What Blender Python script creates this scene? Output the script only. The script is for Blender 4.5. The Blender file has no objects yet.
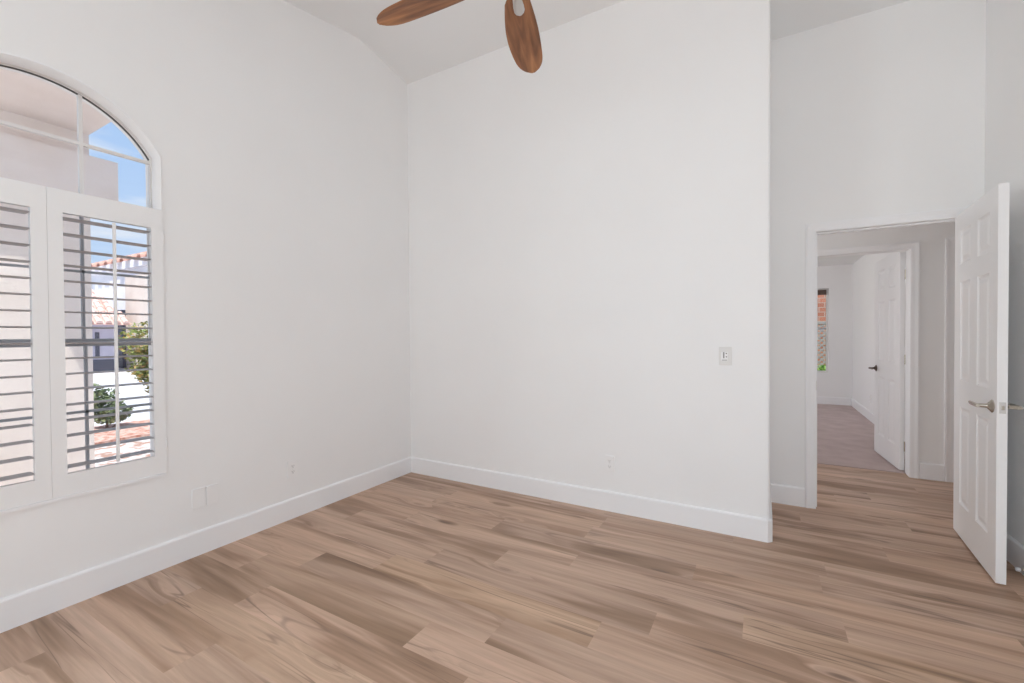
import bpy, bmesh, math, random
from mathutils import Vector, Matrix
random.seed(7)
S = bpy.context.scene
COL = S.collection

# ------------------------------------------------------------------ camera
cam_d = bpy.data.cameras.new('camera'); cam = bpy.data.objects.new('camera', cam_d); COL.objects.link(cam)
cam_d.sensor_fit = 'HORIZONTAL'; cam_d.sensor_width = 36.0; cam_d.lens = 15.4255
cam_d.clip_start = 0.05; cam_d.clip_end = 300
_r = Vector((0.8678938, 0.49670918, -0.00635074)); _u = Vector((-0.00091971, 0.01439130, 0.99989602)); _w = Vector((-0.49674893, 0.86779772, -0.01294695))
_m = Matrix((_r, _u, -_w)).transposed().to_4x4(); _m.translation = Vector((2.90056, -3.12148, 1.283))
cam.matrix_world = _m
S.camera = cam

# ------------------------------------------------------------------ view, sky, sun, added fill lamps at the openings
S.view_settings.view_transform = 'Standard'; S.view_settings.look = 'None'
S.view_settings.exposure = 0.0; S.view_settings.gamma = 1.0; S.view_settings.use_curve_mapping = False
S.cycles.max_bounces = 14; S.cycles.diffuse_bounces = 10; S.cycles.transparent_max_bounces = 24

world = bpy.data.worlds.new('sky'); S.world = world; world.use_nodes = True
_n = world.node_tree.nodes; _l = world.node_tree.links; _n.clear()
_out = _n.new('ShaderNodeOutputWorld'); _bg = _n.new('ShaderNodeBackground'); _tc = _n.new('ShaderNodeTexCoord')
_sep = _n.new('ShaderNodeSeparateXYZ'); _ramp = _n.new('ShaderNodeValToRGB'); _noi = _n.new('ShaderNodeTexNoise'); _cr = _n.new('ShaderNodeValToRGB'); _mix = _n.new('ShaderNodeMix')
_map = _n.new('ShaderNodeMapping'); _map.inputs['Scale'].default_value = (1.6, 1.6, 7.0)
_l.new(_tc.outputs['Generated'], _sep.inputs[0]); _l.new(_sep.outputs['Z'], _ramp.inputs[0])
_e = _ramp.color_ramp.elements; _e[0].position = 0.0; _e[0].color = (0.66, 0.80, 1.0, 1); _e[1].position = 0.32; _e[1].color = (0.46, 0.65, 0.97, 1)
_l.new(_tc.outputs['Generated'], _map.inputs[0]); _l.new(_map.outputs[0], _noi.inputs['Vector']); _noi.inputs['Scale'].default_value = 2.2; _noi.inputs['Detail'].default_value = 5
_l.new(_noi.outputs['Fac'], _cr.inputs[0]); _c = _cr.color_ramp.elements; _c[0].position = 0.50; _c[0].color = (0, 0, 0, 1); _c[1].position = 0.66; _c[1].color = (0.8, 0.8, 0.8, 1)
_mix.data_type = 'RGBA'; _l.new(_cr.outputs[0], _mix.inputs['Factor']); _l.new(_ramp.outputs[0], _mix.inputs[6]); _mix.inputs[7].default_value = (0.92, 0.94, 1.0, 1)
_l.new(_mix.outputs[2], _bg.inputs[0]); _bg.inputs[1].default_value = 1.0; _l.new(_bg.outputs[0], _out.inputs[0])

def sun(name, to, strength, col, ang):
    d = bpy.data.lights.new(name, 'SUN'); d.energy = strength; d.color = col; d.angle = math.radians(ang)
    o = bpy.data.objects.new(name, d); COL.objects.link(o); o.rotation_euler = Vector(to).to_track_quat('Z', 'Y').to_euler(); return o
def area(name, loc, to, sx, sy, power, col):
    d = bpy.data.lights.new(name, 'AREA'); d.shape = 'RECTANGLE'; d.size = sx; d.size_y = sy; d.energy = power; d.color = col
    o = bpy.data.objects.new(name, d); COL.objects.link(o); o.location = loc
    o.rotation_euler = (-Vector(to)).to_track_quat('Z', 'Y').to_euler(); return o
sun('sun', (0.6, -1.0, 2.8), 5.6, (1.0, 0.96, 0.90), 0.6)
area('fill_rear_opening', (3.06, -4.95, 1.25), (0, 1, 0), 1.95, 2.4, 23, (0.893, 0.982, 1.0))  # added fill lamp behind the camera; no door is known there
area('fill_right_opening', (4.36, -2.7, 1.45), (-1, 0, 0), 2.0, 1.6, 5.5, (0.893, 0.982, 1.0))  # added fill lamp outside an invented opening on the right
area('fill_left_opening', (-0.30, -3.85, 1.40), (1, 0, 0), 1.2, 1.8, 53, (0.893, 0.982, 1.0))  # added fill to brighten alcove, open door and right wall; window invented
area('fill_hall', (1.62, 1.45, 1.60), (1, 0, 0), 0.9, 1.4, 8.0, (1.0, 0.955, 0.90))  # added fill lamp lifting the dim hall from its open end
area('fill_far_room', (0.62, 4.6, 1.4), (1, 0, 0), 1.8, 1.5, 24, (0.98, 0.99, 0.99))  # added fill lamp for the far room, outside an invented opening

# ------------------------------------------------------------------ room numbers (metres; back-left corner is the origin, room towards -y)
W, D, R, YF = 2.937, 0.767, 4.110, -4.70      # back wall length, alcove depth, right wall, front wall
HB, BT = 0.143, 0.015
def zc(y):                                       # the vaulted ceiling, its rounded ridge runs along x
    d = y + 0.55
    return 3.757 - 0.193 * math.sqrt(d * d + 0.004)

# ------------------------------------------------------------------ materials
def principled(name, col, rough=0.5, metal=0.0, spec=0.5):
    m = bpy.data.materials.new(name); m.use_nodes = True
    b = m.node_tree.nodes['Principled BSDF']
    b.inputs['Base Color'].default_value = (*col, 1); b.inputs['Roughness'].default_value = rough
    b.inputs['Metallic'].default_value = metal; b.inputs['Specular IOR Level'].default_value = spec
    return m
def nd(m, t): return m.node_tree.nodes.new(t)
def lk(m, a, b): m.node_tree.links.new(a, b)
def noisy(name, c1, c2, scale, rough=0.6, bump=0.0, detail=4, lo=0.35, hi=0.65, stretch=(1, 1, 1), bscale=None, spec=0.5):
    m = principled(name, c1, rough, spec=spec); b = m.node_tree.nodes['Principled BSDF']
    tc = nd(m, 'ShaderNodeTexCoord'); mp = nd(m, 'ShaderNodeMapping'); mp.inputs['Scale'].default_value = stretch
    n = nd(m, 'ShaderNodeTexNoise'); n.inputs['Scale'].default_value = scale; n.inputs['Detail'].default_value = detail
    r = nd(m, 'ShaderNodeValToRGB'); r.color_ramp.elements[0].position = lo; r.color_ramp.elements[1].position = hi
    r.color_ramp.elements[0].color = (*c1, 1); r.color_ramp.elements[1].color = (*c2, 1)
    lk(m, tc.outputs['Object'], mp.inputs[0]); lk(m, mp.outputs[0], n.inputs['Vector']); lk(m, n.outputs['Fac'], r.inputs[0]); lk(m, r.outputs[0], b.inputs['Base Color'])
    if bump:
        n2 = nd(m, 'ShaderNodeTexNoise'); n2.inputs['Scale'].default_value = bscale or scale; n2.inputs['Detail'].default_value = 3
        bp = nd(m, 'ShaderNodeBump'); bp.inputs['Strength'].default_value = bump; bp.inputs['Distance'].default_value = 0.004
        lk(m, tc.outputs['Object'], n2.inputs['Vector']); lk(m, n2.outputs['Fac'], bp.inputs['Height']); lk(m, bp.outputs[0], b.inputs['Normal'])
    return m
M = {}
M['paint'] = noisy('wall_paint', (0.885, 0.882, 0.878), (0.900, 0.897, 0.893), 1.5, 0.75, 0.10, 3, bscale=45, spec=0.25)
M['ceil'] = noisy('ceiling_paint', (0.835, 0.838, 0.838), (0.85, 0.853, 0.853), 1.5, 0.85, 0.10, 3, bscale=60, spec=0.2)
M['trim'] = principled('white_trim_paint', (0.905, 0.905, 0.912), 0.38, spec=0.4)
M['doorp'] = principled('white_door_paint', (0.90, 0.898, 0.90), 0.36, spec=0.45)
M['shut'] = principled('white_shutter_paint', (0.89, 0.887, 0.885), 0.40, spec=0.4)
M['louver'] = principled('louver_backlit_grey', (0.43, 0.41, 0.415), 0.42, spec=0.4)  # darker than the white shutter frames: backlit shade put into the colour
M['vinyl'] = principled('pale_window_vinyl', (0.80, 0.78, 0.76), 0.45)
M['sash'] = principled('grey_window_sash', (0.42, 0.43, 0.46), 0.45)
M['gasket'] = principled('dark_glazing_gasket', (0.05, 0.045, 0.04), 0.6)
M['plastic'] = principled('white_plate_plastic', (0.90, 0.895, 0.89), 0.35)
M['plastic2'] = principled('light_grey_plastic', (0.78, 0.765, 0.745), 0.40)
M['slot'] = principled('dark_slot', (0.10, 0.095, 0.09), 0.6)
M['grey_slot'] = principled('grey_slot', (0.30, 0.29, 0.285), 0.6)
M['nickel'] = principled('satin_nickel', (0.50, 0.455, 0.39), 0.25, 1.0)
M['bronze'] = principled('dark_bronze', (0.14, 0.11, 0.095), 0.35, 1.0)
M['steel'] = principled('brushed_steel', (0.62, 0.60, 0.58), 0.36, 0.9)
M['rubber'] = principled('white_rubber', (0.85, 0.85, 0.87), 0.6)
M['carpet'] = noisy('mauve_carpet', (0.53, 0.425, 0.405), (0.63, 0.52, 0.50), 5.0, 0.95, 0.9, 6, 0.3, 0.7, bscale=260, spec=0.1)
M['stucco'] = noisy('porch_stucco', (0.80, 0.715, 0.655), (0.87, 0.795, 0.745), 3.0, 0.9, 0.5, 6, 0.3, 0.7, bscale=60, spec=0.1)
M['stucco_stain'] = M['stucco']
M['stucco_w'] = noisy('white_stucco', (0.80, 0.80, 0.83), (0.85, 0.85, 0.88), 2.0, 0.9, 0.3, 4, bscale=40, spec=0.1)
M['stucco_b'] = noisy('beige_stucco', (0.70, 0.62, 0.56), (0.74, 0.67, 0.61), 2.0, 0.9, 0.3, 4, bscale=40, spec=0.1)
M['lav'] = noisy('lavender_grey_stucco', (0.46, 0.45, 0.56), (0.52, 0.51, 0.62), 2.0, 0.9, 0.2, 4, bscale=40, spec=0.1)
M['dark_far'] = principled('dark_window_and_shadow', (0.07, 0.075, 0.11), 0.4)
M['gravel'] = noisy('pale_gravel', (0.40, 0.25, 0.20), (0.64, 0.585, 0.57), 9.0, 0.95, 0.8, 8, 0.40, 0.52, bscale=40, spec=0.1)
M['redrock'] = noisy('red_rock_mulch', (0.42, 0.20, 0.15), (0.66, 0.46, 0.40), 14.0, 0.95, 0.8, 8, 0.40, 0.60, bscale=40, spec=0.1)
M['concrete'] = noisy('pale_concrete', (0.56, 0.56, 0.59), (0.62, 0.62, 0.65), 1.2, 0.9, 0.1, 4, spec=0.1)
M['grass'] = noisy('bright_grass', (0.12, 0.26, 0.03), (0.36, 0.55, 0.10), 10.0, 0.9, 0.8, 6, bscale=50)
M['lattice'] = principled('weathered_lattice_wood', (0.34, 0.31, 0.31), 0.8)
M['bark'] = noisy('brown_bark', (0.14, 0.10, 0.08), (0.28, 0.21, 0.17), 10, 0.9, 0.5)
M['blind'] = principled('brown_blind', (0.13, 0.09, 0.07), 0.6)

def glass(name):
    m = bpy.data.materials.new(name); m.use_nodes = True; m.node_tree.nodes.clear()
    o = nd(m, 'ShaderNodeOutputMaterial'); mx = nd(m, 'ShaderNodeMixShader'); t = nd(m, 'ShaderNodeBsdfTransparent'); g = nd(m, 'ShaderNodeBsdfGlossy'); f = nd(m, 'ShaderNodeFresnel')
    g.inputs['Roughness'].default_value = 0.02; f.inputs['IOR'].default_value = 1.25; t.inputs['Color'].default_value = (0.97, 0.98, 0.98, 1)
    lk(m, f.outputs[0], mx.inputs[0]); lk(m, t.outputs[0], mx.inputs[1]); lk(m, g.outputs[0], mx.inputs[2]); lk(m, mx.outputs[0], o.inputs[0]); return m
M['glass'] = glass('window_glass')

def leaf_mat(name, cols):
    m = principled(name, cols[0], 0.55); b = m.node_tree.nodes['Principled BSDF']
    g = nd(m, 'ShaderNodeNewGeometry'); r = nd(m, 'ShaderNodeValToRGB'); r.color_ramp.interpolation = 'CONSTANT'
    e = r.color_ramp.elements; e[0].position = 0; e[0].color = (*cols[0], 1); e[1].position = 1 / len(cols); e[1].color = (*cols[1], 1)
    for i in range(2, len(cols)):
        x = e.new(i / len(cols)); x.color = (*cols[i], 1)
    lk(m, g.outputs['Random Per Island'], r.inputs[0]); lk(m, r.outputs[0], b.inputs['Base Color']); return m
M['leaf_tree'] = leaf_mat('flowering_tree_leaves', [(0.20, 0.27, 0.07), (0.30, 0.36, 0.11), (0.42, 0.40, 0.13), (0.16, 0.20, 0.07), (0.62, 0.42, 0.14), (0.35, 0.25, 0.12), (0.40, 0.46, 0.16)])
M['leaf_bush'] = leaf_mat('green_bush_leaves', [(0.13, 0.19, 0.09), (0.20, 0.26, 0.13), (0.27, 0.32, 0.17), (0.10, 0.14, 0.08)])
M['leaf_red'] = leaf_mat('garden_leaves', [(0.14, 0.30, 0.06), (0.26, 0.42, 0.10), (0.40, 0.50, 0.16)])

def brick_mat():
    m = principled('red_brick', (0.4, 0.15, 0.1), 0.9); b = m.node_tree.nodes['Principled BSDF']
    tc = nd(m, 'ShaderNodeTexCoord'); mp = nd(m, 'ShaderNodeMapping'); mp.inputs['Rotation'].default_value = (math.radians(90), 0, 0); t = nd(m, 'ShaderNodeTexBrick')
    t.inputs['Color1'].default_value = (0.52, 0.20, 0.13, 1); t.inputs['Color2'].default_value = (0.38, 0.15, 0.10, 1); t.inputs['Mortar'].default_value = (0.50, 0.38, 0.33, 1)
    t.inputs['Scale'].default_value = 2.2; t.inputs['Mortar Size'].default_value = 0.02
    lk(m, tc.outputs['Object'], mp.inputs[0]); lk(m, mp.outputs[0], t.inputs['Vector']); lk(m, t.outputs['Color'], b.inputs['Base Color']); return m
M['brick'] = brick_mat()

def tile_mat():
    return noisy('clay_roof_tile', (0.66, 0.40, 0.34), (0.82, 0.66, 0.62), 3.0, 0.85, 0.2, 4, 0.3, 0.7)
M['tile'] = tile_mat()
M['tile_red'] = noisy('terracotta_tile', (0.50, 0.26, 0.20), (0.66, 0.42, 0.35), 4.0, 0.85, 0.2)

def plank_mat():
    # per plank: attribute "grain" = (metres along plank + random, metres across, random seed); "tone" = the plank's own stain
    m = principled('oak_planks', (0.45, 0.33, 0.26), 0.42, spec=0.38); b = m.node_tree.nodes['Principled BSDF']
    ga = nd(m, 'ShaderNodeAttribute'); ga.attribute_name = 'grain'; ta = nd(m, 'ShaderNodeAttribute'); ta.attribute_name = 'tone'
    def noise(scale, stretch, detail, dist=0.0, rough=0.55):
        mp = nd(m, 'ShaderNodeMapping'); mp.inputs['Scale'].default_value = stretch; lk(m, ga.outputs['Vector'], mp.inputs[0])
        n = nd(m, 'ShaderNodeTexNoise'); n.inputs['Scale'].default_value = scale; n.inputs['Detail'].default_value = detail; n.inputs['Distortion'].default_value = dist; n.inputs['Roughness'].default_value = rough
        lk(m, mp.outputs[0], n.inputs['Vector']); return n
    def ramp(src, stops):
        r = nd(m, 'ShaderNodeValToRGB'); e = r.color_ramp.elements
        e[0].position, e[0].color = stops[0][0], (*stops[0][1], 1); e[1].position, e[1].color = stops[1][0], (*stops[1][1], 1)
        for p, c in stops[2:]:
            x = e.new(p); x.color = (*c, 1)
        lk(m, src, r.inputs[0]); return r
    def mixc(kind, fac, a, bb):
        x = nd(m, 'ShaderNodeMix'); x.data_type = 'RGBA'; x.blend_type = kind
        if isinstance(fac, (int, float)): x.inputs['Factor'].default_value = fac
        else: lk(m, fac, x.inputs['Factor'])
        lk(m, a, x.inputs[6]); lk(m, bb, x.inputs[7]); return x.outputs[2]
    # knots: a few voronoi cells carry one; the streaks bend round it
    mp = nd(m, 'ShaderNodeMapping'); mp.inputs['Scale'].default_value = (2.0, 7.0, 1.0); lk(m, ga.outputs['Vector'], mp.inputs[0])
    vo = nd(m, 'ShaderNodeTexVoronoi'); vo.inputs['Scale'].default_value = 1.0; vo.inputs['Randomness'].default_value = 0.9; lk(m, mp.outputs[0], vo.inputs['Vector'])
    sp = nd(m, 'ShaderNodeSeparateColor'); lk(m, vo.outputs['Color'], sp.inputs[0])
    gt = nd(m, 'ShaderNodeMath'); gt.operation = 'GREATER_THAN'; gt.inputs[1].default_value = 0.58; lk(m, sp.outputs[0], gt.inputs[0])
    wide = ramp(vo.outputs['Distance'], [(0.0, (1, 1, 1)), (0.50, (0, 0, 0)), (0.12, (0.62, 0.62, 0.62)), (0.28, (0.20, 0.20, 0.20))])
    wm = nd(m, 'ShaderNodeMath'); wm.operation = 'MULTIPLY'; lk(m, wide.outputs[0], wm.inputs[0]); lk(m, gt.outputs[0], wm.inputs[1])
    ws = nd(m, 'ShaderNodeMath'); ws.operation = 'MULTIPLY'; ws.inputs[1].default_value = 0.16; lk(m, wm.outputs[0], ws.inputs[0])
    cv = nd(m, 'ShaderNodeCombineXYZ'); lk(m, ws.outputs[0], cv.inputs[1])
    va = nd(m, 'ShaderNodeVectorMath'); va.operation = 'ADD'; lk(m, ga.outputs['Vector'], va.inputs[0]); lk(m, cv.outputs[0], va.inputs[1])
    def noise_b(stretch, detail, dist, rough):
        mp_ = nd(m, 'ShaderNodeMapping'); mp_.inputs['Scale'].default_value = stretch; lk(m, va.outputs[0], mp_.inputs[0])
        n = nd(m, 'ShaderNodeTexNoise'); n.inputs['Scale'].default_value = 1.0; n.inputs['Detail'].default_value = detail; n.inputs['Distortion'].default_value = dist; n.inputs['Roughness'].default_value = rough
        lk(m, mp_.outputs[0], n.inputs['Vector']); return n
    broad = noise_b((0.60, 6.0, 1.0), 3, 0.9, 0.5)               # cathedral streaks
    figure = noise_b((0.9, 22.0, 1.0), 4, 1.2, 0.55)             # growth-ring figure
    fine = noise(1.0, (3.0, 70.0, 1.0), 4, 0.3, 0.6)             # fine fibres
    base = ramp(broad.outputs['Fac'], [(0.26, (0.258, 0.158, 0.100)), (0.72, (0.670, 0.475, 0.360)), (0.40, (0.415, 0.270, 0.186)), (0.50, (0.560, 0.385, 0.284))])
    fg = ramp(figure.outputs['Fac'], [(0.30, (0.76, 0.74, 0.71)), (0.62, (1.06, 1.06, 1.06))])
    c0 = mixc('MULTIPLY', 0.75, base.outputs[0], fg.outputs[0])
    fr = ramp(fine.outputs['Fac'], [(0.30, (0.88, 0.87, 0.86)), (0.70, (1.05, 1.05, 1.05))])
    c = mixc('MULTIPLY', 0.8, c0, fr.outputs[0])
    c = mixc('MULTIPLY', 1.0, c, ta.outputs['Color'])
    # thin dark checks that wander along the grain
    ck = noise(1.0, (0.55, 9.0, 1.0), 2, 0.6, 0.5); gate = noise(1.0, (1.3, 4.0, 1.0), 2)
    cr_ = ramp(ck.outputs['Fac'], [(0.486, (0, 0, 0)), (0.514, (0, 0, 0)), (0.497, (1, 1, 1)), (0.503, (1, 1, 1))]); gr_ = ramp(gate.outputs['Fac'], [(0.48, (0, 0, 0)), (0.62, (0.75, 0.75, 0.75))])
    cm = nd(m, 'ShaderNodeMath'); cm.operation = 'MULTIPLY'; lk(m, cr_.outputs[0], cm.inputs[0]); lk(m, gr_.outputs[0], cm.inputs[1])
    cc = nd(m, 'ShaderNodeRGB'); cc.outputs[0].default_value = (0.19, 0.12, 0.085, 1)
    c = mixc('MIX', cm.outputs[0], c, cc.outputs[0])
    kd = ramp(vo.outputs['Distance'], [(0.035, (1, 1, 1)), (0.24, (0, 0, 0)), (0.075, (0.85, 0.85, 0.85)), (0.11, (0.28, 0.28, 0.28))])
    km = nd(m, 'ShaderNodeMath'); km.operation = 'MULTIPLY'; lk(m, kd.outputs[0], km.inputs[0]); lk(m, gt.outputs[0], km.inputs[1])
    kk = nd(m, 'ShaderNodeMath'); kk.operation = 'MULTIPLY'; kk.inputs[1].default_value = 0.80; lk(m, km.outputs[0], kk.inputs[0])
    kc = nd(m, 'ShaderNodeRGB'); kc.outputs[0].default_value = (0.16, 0.10, 0.07, 1)
    c = mixc('MIX', kk.outputs[0], c, kc.outputs[0])
    lk(m, c, b.inputs['Base Color'])
    rr = nd(m, 'ShaderNodeMapRange'); rr.inputs[3].default_value = 0.36; rr.inputs[4].default_value = 0.52; lk(m, fine.outputs['Fac'], rr.inputs[0]); lk(m, rr.outputs[0], b.inputs['Roughness'])
    bp = nd(m, 'ShaderNodeBump'); bp.inputs['Strength'].default_value = 0.08; bp.inputs['Distance'].default_value = 0.002; lk(m, fine.outputs['Fac'], bp.inputs['Height']); lk(m, bp.outputs[0], b.inputs['Normal'])
    return m
M['plank'] = plank_mat()

def walnut_mat():
    m = principled('walnut_blade', (0.25, 0.12, 0.06), 0.42, spec=0.35); b = m.node_tree.nodes['Principled BSDF']
    tc = nd(m, 'ShaderNodeTexCoord'); mp = nd(m, 'ShaderNodeMapping'); mp.inputs['Scale'].default_value = (1.6, 16.0, 4.0)
    n = nd(m, 'ShaderNodeTexNoise'); n.inputs['Scale'].default_value = 1.6; n.inputs['Detail'].default_value = 6; n.inputs['Distortion'].default_value = 0.8
    r = nd(m, 'ShaderNodeValToRGB'); e = r.color_ramp.elements; e[0].position = 0.30; e[0].color = (0.150, 0.062, 0.026, 1); e[1].position = 0.72; e[1].color = (0.50, 0.225, 0.090, 1)
    x = e.new(0.5); x.color = (0.31, 0.130, 0.052, 1)
    lk(m, tc.outputs['Object'], mp.inputs[0]); lk(m, mp.outputs[0], n.inputs['Vector']); lk(m, n.outputs['Fac'], r.inputs[0]); lk(m, r.outputs[0], b.inputs['Base Color']); return m
M['walnut'] = walnut_mat()

# ------------------------------------------------------------------ mesh helpers
class MB:
    def __init__(s): s.bm = bmesh.new()
    def box(s, x0, x1, y0, y1, z0, z1, bev=0.0):
        return s.hexa([(x0, y0, z0), (x1, y0, z0), (x1, y1, z0), (x0, y1, z0), (x0, y0, z1), (x1, y0, z1), (x1, y1, z1), (x0, y1, z1)], bev)
    def hexa(s, p, bev=0.0):
        v = [s.bm.verts.new(q) for q in p]
        f = [s.bm.faces.new([v[i] for i in q]) for q in ((3, 2, 1, 0), (4, 5, 6, 7), (0, 1, 5, 4), (1, 2, 6, 5), (2, 3, 7, 6), (3, 0, 4, 7))]
        if bev:
            e = {x for q in f for x in q.edges}
            bmesh.ops.bevel(s.bm, geom=list(e), offset=bev, segments=2, affect='EDGES', profile=0.6)
        return s
    def quad(s, *p): s.bm.faces.new([s.bm.verts.new(q) for q in p]); return s
    def prism(s, pts, axis, a, b):
        """outline pts (2D) pushed along an axis from a to b; axis 0: pts are (y,z), 1: (x,z), 2: (x,y)"""
        def P(p, t): return (t, p[0], p[1]) if axis == 0 else ((p[0], t, p[1]) if axis == 1 else (p[0], p[1], t))
        A = [s.bm.verts.new(P(p, a)) for p in pts]; B = [s.bm.verts.new(P(p, b)) for p in pts]
        s.bm.faces.new(A[::-1]); s.bm.faces.new(B); k = len(pts)
        for i in range(k): s.bm.faces.new([A[i], A[(i + 1) % k], B[(i + 1) % k], B[i]])
        return s
    def sweep(s, path, prof, fn):
        """open sweep with mitres: path 2D, prof (offset to the right of travel, height); fn(u, v, h) -> xyz"""
        n = len(path); rows = []
        for i in range(n):
            d0 = (Vector(path[i]) - Vector(path[i - 1])).normalized() if i else None
            d1 = (Vector(path[i + 1]) - Vector(path[i])).normalized() if i < n - 1 else None
            a = d0 or d1; b = d1 or d0
            n0 = Vector((a.y, -a.x)); n1 = Vector((b.y, -b.x)); mm = (n0 + n1).normalized(); k = 1.0 / max(0.2, mm.dot(n0))
            rows.append([s.bm.verts.new(fn(path[i][0] + mm.x * k * o, path[i][1] + mm.y * k * o, h)) for o, h in prof])
        k = len(prof)
        for i in range(n - 1):
            for j in range(k): s.bm.faces.new([rows[i][j], rows[i][(j + 1) % k], rows[i + 1][(j + 1) % k], rows[i + 1][j]])
        s.bm.faces.new(rows[0][::-1]); s.bm.faces.new(rows[-1]); return s
    def lathe(s, prof, c, axis, seg=24):
        """profile (radius, height) turned round an axis ('X','Y','Z') through c"""
        rows = []
        for r, h in prof:
            row = []
            for i in range(seg):
                t = 2 * math.pi * i / seg; a, b = r * math.cos(t), r * math.sin(t)
                q = (h, a, b) if axis == 'X' else ((b, h, a) if axis == 'Y' else (a, b, h))
                row.append(s.bm.verts.new((c[0] + q[0], c[1] + q[1], c[2] + q[2])))
            rows.append(row)
        for a, b in zip(rows, rows[1:]):
            for i in range(seg): s.bm.faces.new([a[i], a[(i + 1) % seg], b[(i + 1) % seg], b[i]])
        s.bm.faces.new(rows[0][::-1]); s.bm.faces.new(rows[-1]); return s
    def loft(s, rings):
        R_ = [[s.bm.verts.new(p) for p in r] for r in rings]; k = len(R_[0])
        for a, b in zip(R_, R_[1:]):
            for i in range(k): s.bm.faces.new([a[i], a[(i + 1) % k], b[(i + 1) % k], b[i]])
        s.bm.faces.new(R_[0][::-1]); s.bm.faces.new(R_[-1]); return s
    def build(s, name, mat, parent=None, smooth=False, weld=True, loc=(0, 0, 0)):
        if weld: bmesh.ops.remove_doubles(s.bm, verts=s.bm.verts, dist=1e-5)
        bmesh.ops.recalc_face_normals(s.bm, faces=s.bm.faces)
        me = bpy.data.meshes.new(name); s.bm.to_mesh(me); s.bm.free(); me.materials.append(M[mat])
        if smooth:
            for p in me.polygons: p.use_smooth = True
            me.set_sharp_from_angle(angle=math.radians(38))
        o = bpy.data.objects.new(name, me); COL.objects.link(o); o.location = loc
        if parent: o.parent = parent
        return o
def tag(o, label=None, cat=None, group=None, kind=None):
    if label: o['label'] = label
    if cat: o['category'] = cat
    if group: o['group'] = group
    if kind: o['kind'] = kind
    return o
def thing(name, loc, label, cat, rz=0, group=None, kind=None):
    o = bpy.data.objects.new(name, None); COL.objects.link(o); o.location = loc; o.rotation_euler = (0, 0, rz); o.empty_display_size = 0.1
    return tag(o, label, cat, group, kind)
def struct(o, label, cat): return tag(o, label, cat, kind='structure')
def dup(root, loc, label):
    r = root.copy(); COL.objects.link(r); r.location = loc; r['label'] = label
    for ch in list(root.children):
        c = ch.copy(); COL.objects.link(c); c.parent = r
        for g in list(ch.children):
            d = g.copy(); COL.objects.link(d); d.parent = c
    return r

# ------------------------------------------------------------------ floor: planks along x, end joints where the photo has them
PW, PL = 0.185, 1.245
known = {-1.975: 0.694, -2.16: 0.40, -2.345: 0.908, -1.605: 0.645, -1.79: 0.362, -1.235: 1.232, -1.42: 1.029, -1.05: 0.335, -0.865: 0.72,
         -0.68: 0.089, -0.495: 0.669, -0.31: 0.706, -0.125: 0.25, 0.06: 1.03, 0.245: 0.42}
tones = {(-1.42, 1.029): (1.0, 0.985, 0.92), (-1.605, 0.645): (0.92, 0.92, 0.92), (-1.235, 1.232): (0.88, 0.88, 0.88), (-1.05, 1.58): (0.92, 0.92, 0.92),
         (-1.605, 1.89): (0.91, 0.91, 0.91), (-1.79, 1.607): (1.06, 1.05, 1.05), (-1.79, 0.362): (0.91, 0.90, 0.87), (-1.975, 0.694): (1.06, 1.05, 1.05),
         (-1.975, -0.55): (0.88, 0.87, 0.84), (-2.16, 0.40): (0.95, 0.94, 0.90), (-2.345, 0.908): (0.92, 0.92, 0.92), (-0.865, 1.965): (0.90, 0.89, 0.89),
         (-1.05, 2.825): (0.97, 0.96, 0.91), (-1.235, 2.477): (1.04, 1.03, 1.03)}
bm = bmesh.new(); gl = bm.loops.layers.float_vector.new('grain'); tl = bm.loops.layers.float_color.new('tone')
rng = random.Random(21)
k0 = round((YF + 1.05) / PW) - 1
y = -1.05 + k0 * PW; YEND = 2.126
while y < YEND:
    key = round(y, 3); off = known.get(key, rng.uniform(0, PL)); x = off - PL * math.ceil(off / PL + 0.01)
    y1 = min(y + PW, YEND)
    while x < 5.75:
        a, b = max(x, -0.05), min(x + PL, 5.75)
        if b > a:
            t = None
            for (ky, kx), tv in tones.items():
                if abs(ky - key) < 0.01 and abs(kx - x) < 0.08: t = tv
            if t is None:
                g = rng.uniform(0.92, 1.04); w_ = rng.uniform(-0.015, 0.02); t = (g + w_, g, g - w_ * 1.3)
            if y >= 0.70: t = tuple(q * 0.97 for q in t)
            sx, sv = rng.uniform(0, 90), rng.uniform(0, 90)
            g_ = 0.0
            q = [(a + g_, y + g_), (b - g_, y + g_), (b - g_, y1 - g_), (a + g_, y1 - g_)]
            f = bm.faces.new([bm.verts.new((*p, 0.0)) for p in q])
            for lp, p in zip(f.loops, q):
                lp[gl] = (p[0] - x + sx, p[1] - y + sv, sv * 1.7); lp[tl] = (*t, 1)
        x += PL
    y += PW
me = bpy.data.meshes.new('floor'); bm.to_mesh(me); bm.free(); me.materials.append(M['plank']); M['seam'] = principled('plank_seam', (0.20, 0.14, 0.11), 0.7)
floor = bpy.data.objects.new('floor', me); COL.objects.link(floor); struct(floor, 'brown oak plank floor running through bedroom and hall', 'floor')
MB().box(-0.05, 5.75, YF - 0.1, YEND, -0.06, -0.0012).build('subfloor', 'seam', floor)
struct(MB().box(0.7, 4.40, 2.127, 6.72, -0.06, 0.008).build('floor_carpet', 'carpet'), 'mauve carpet floor of the room beyond the hall', 'carpet')

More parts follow.
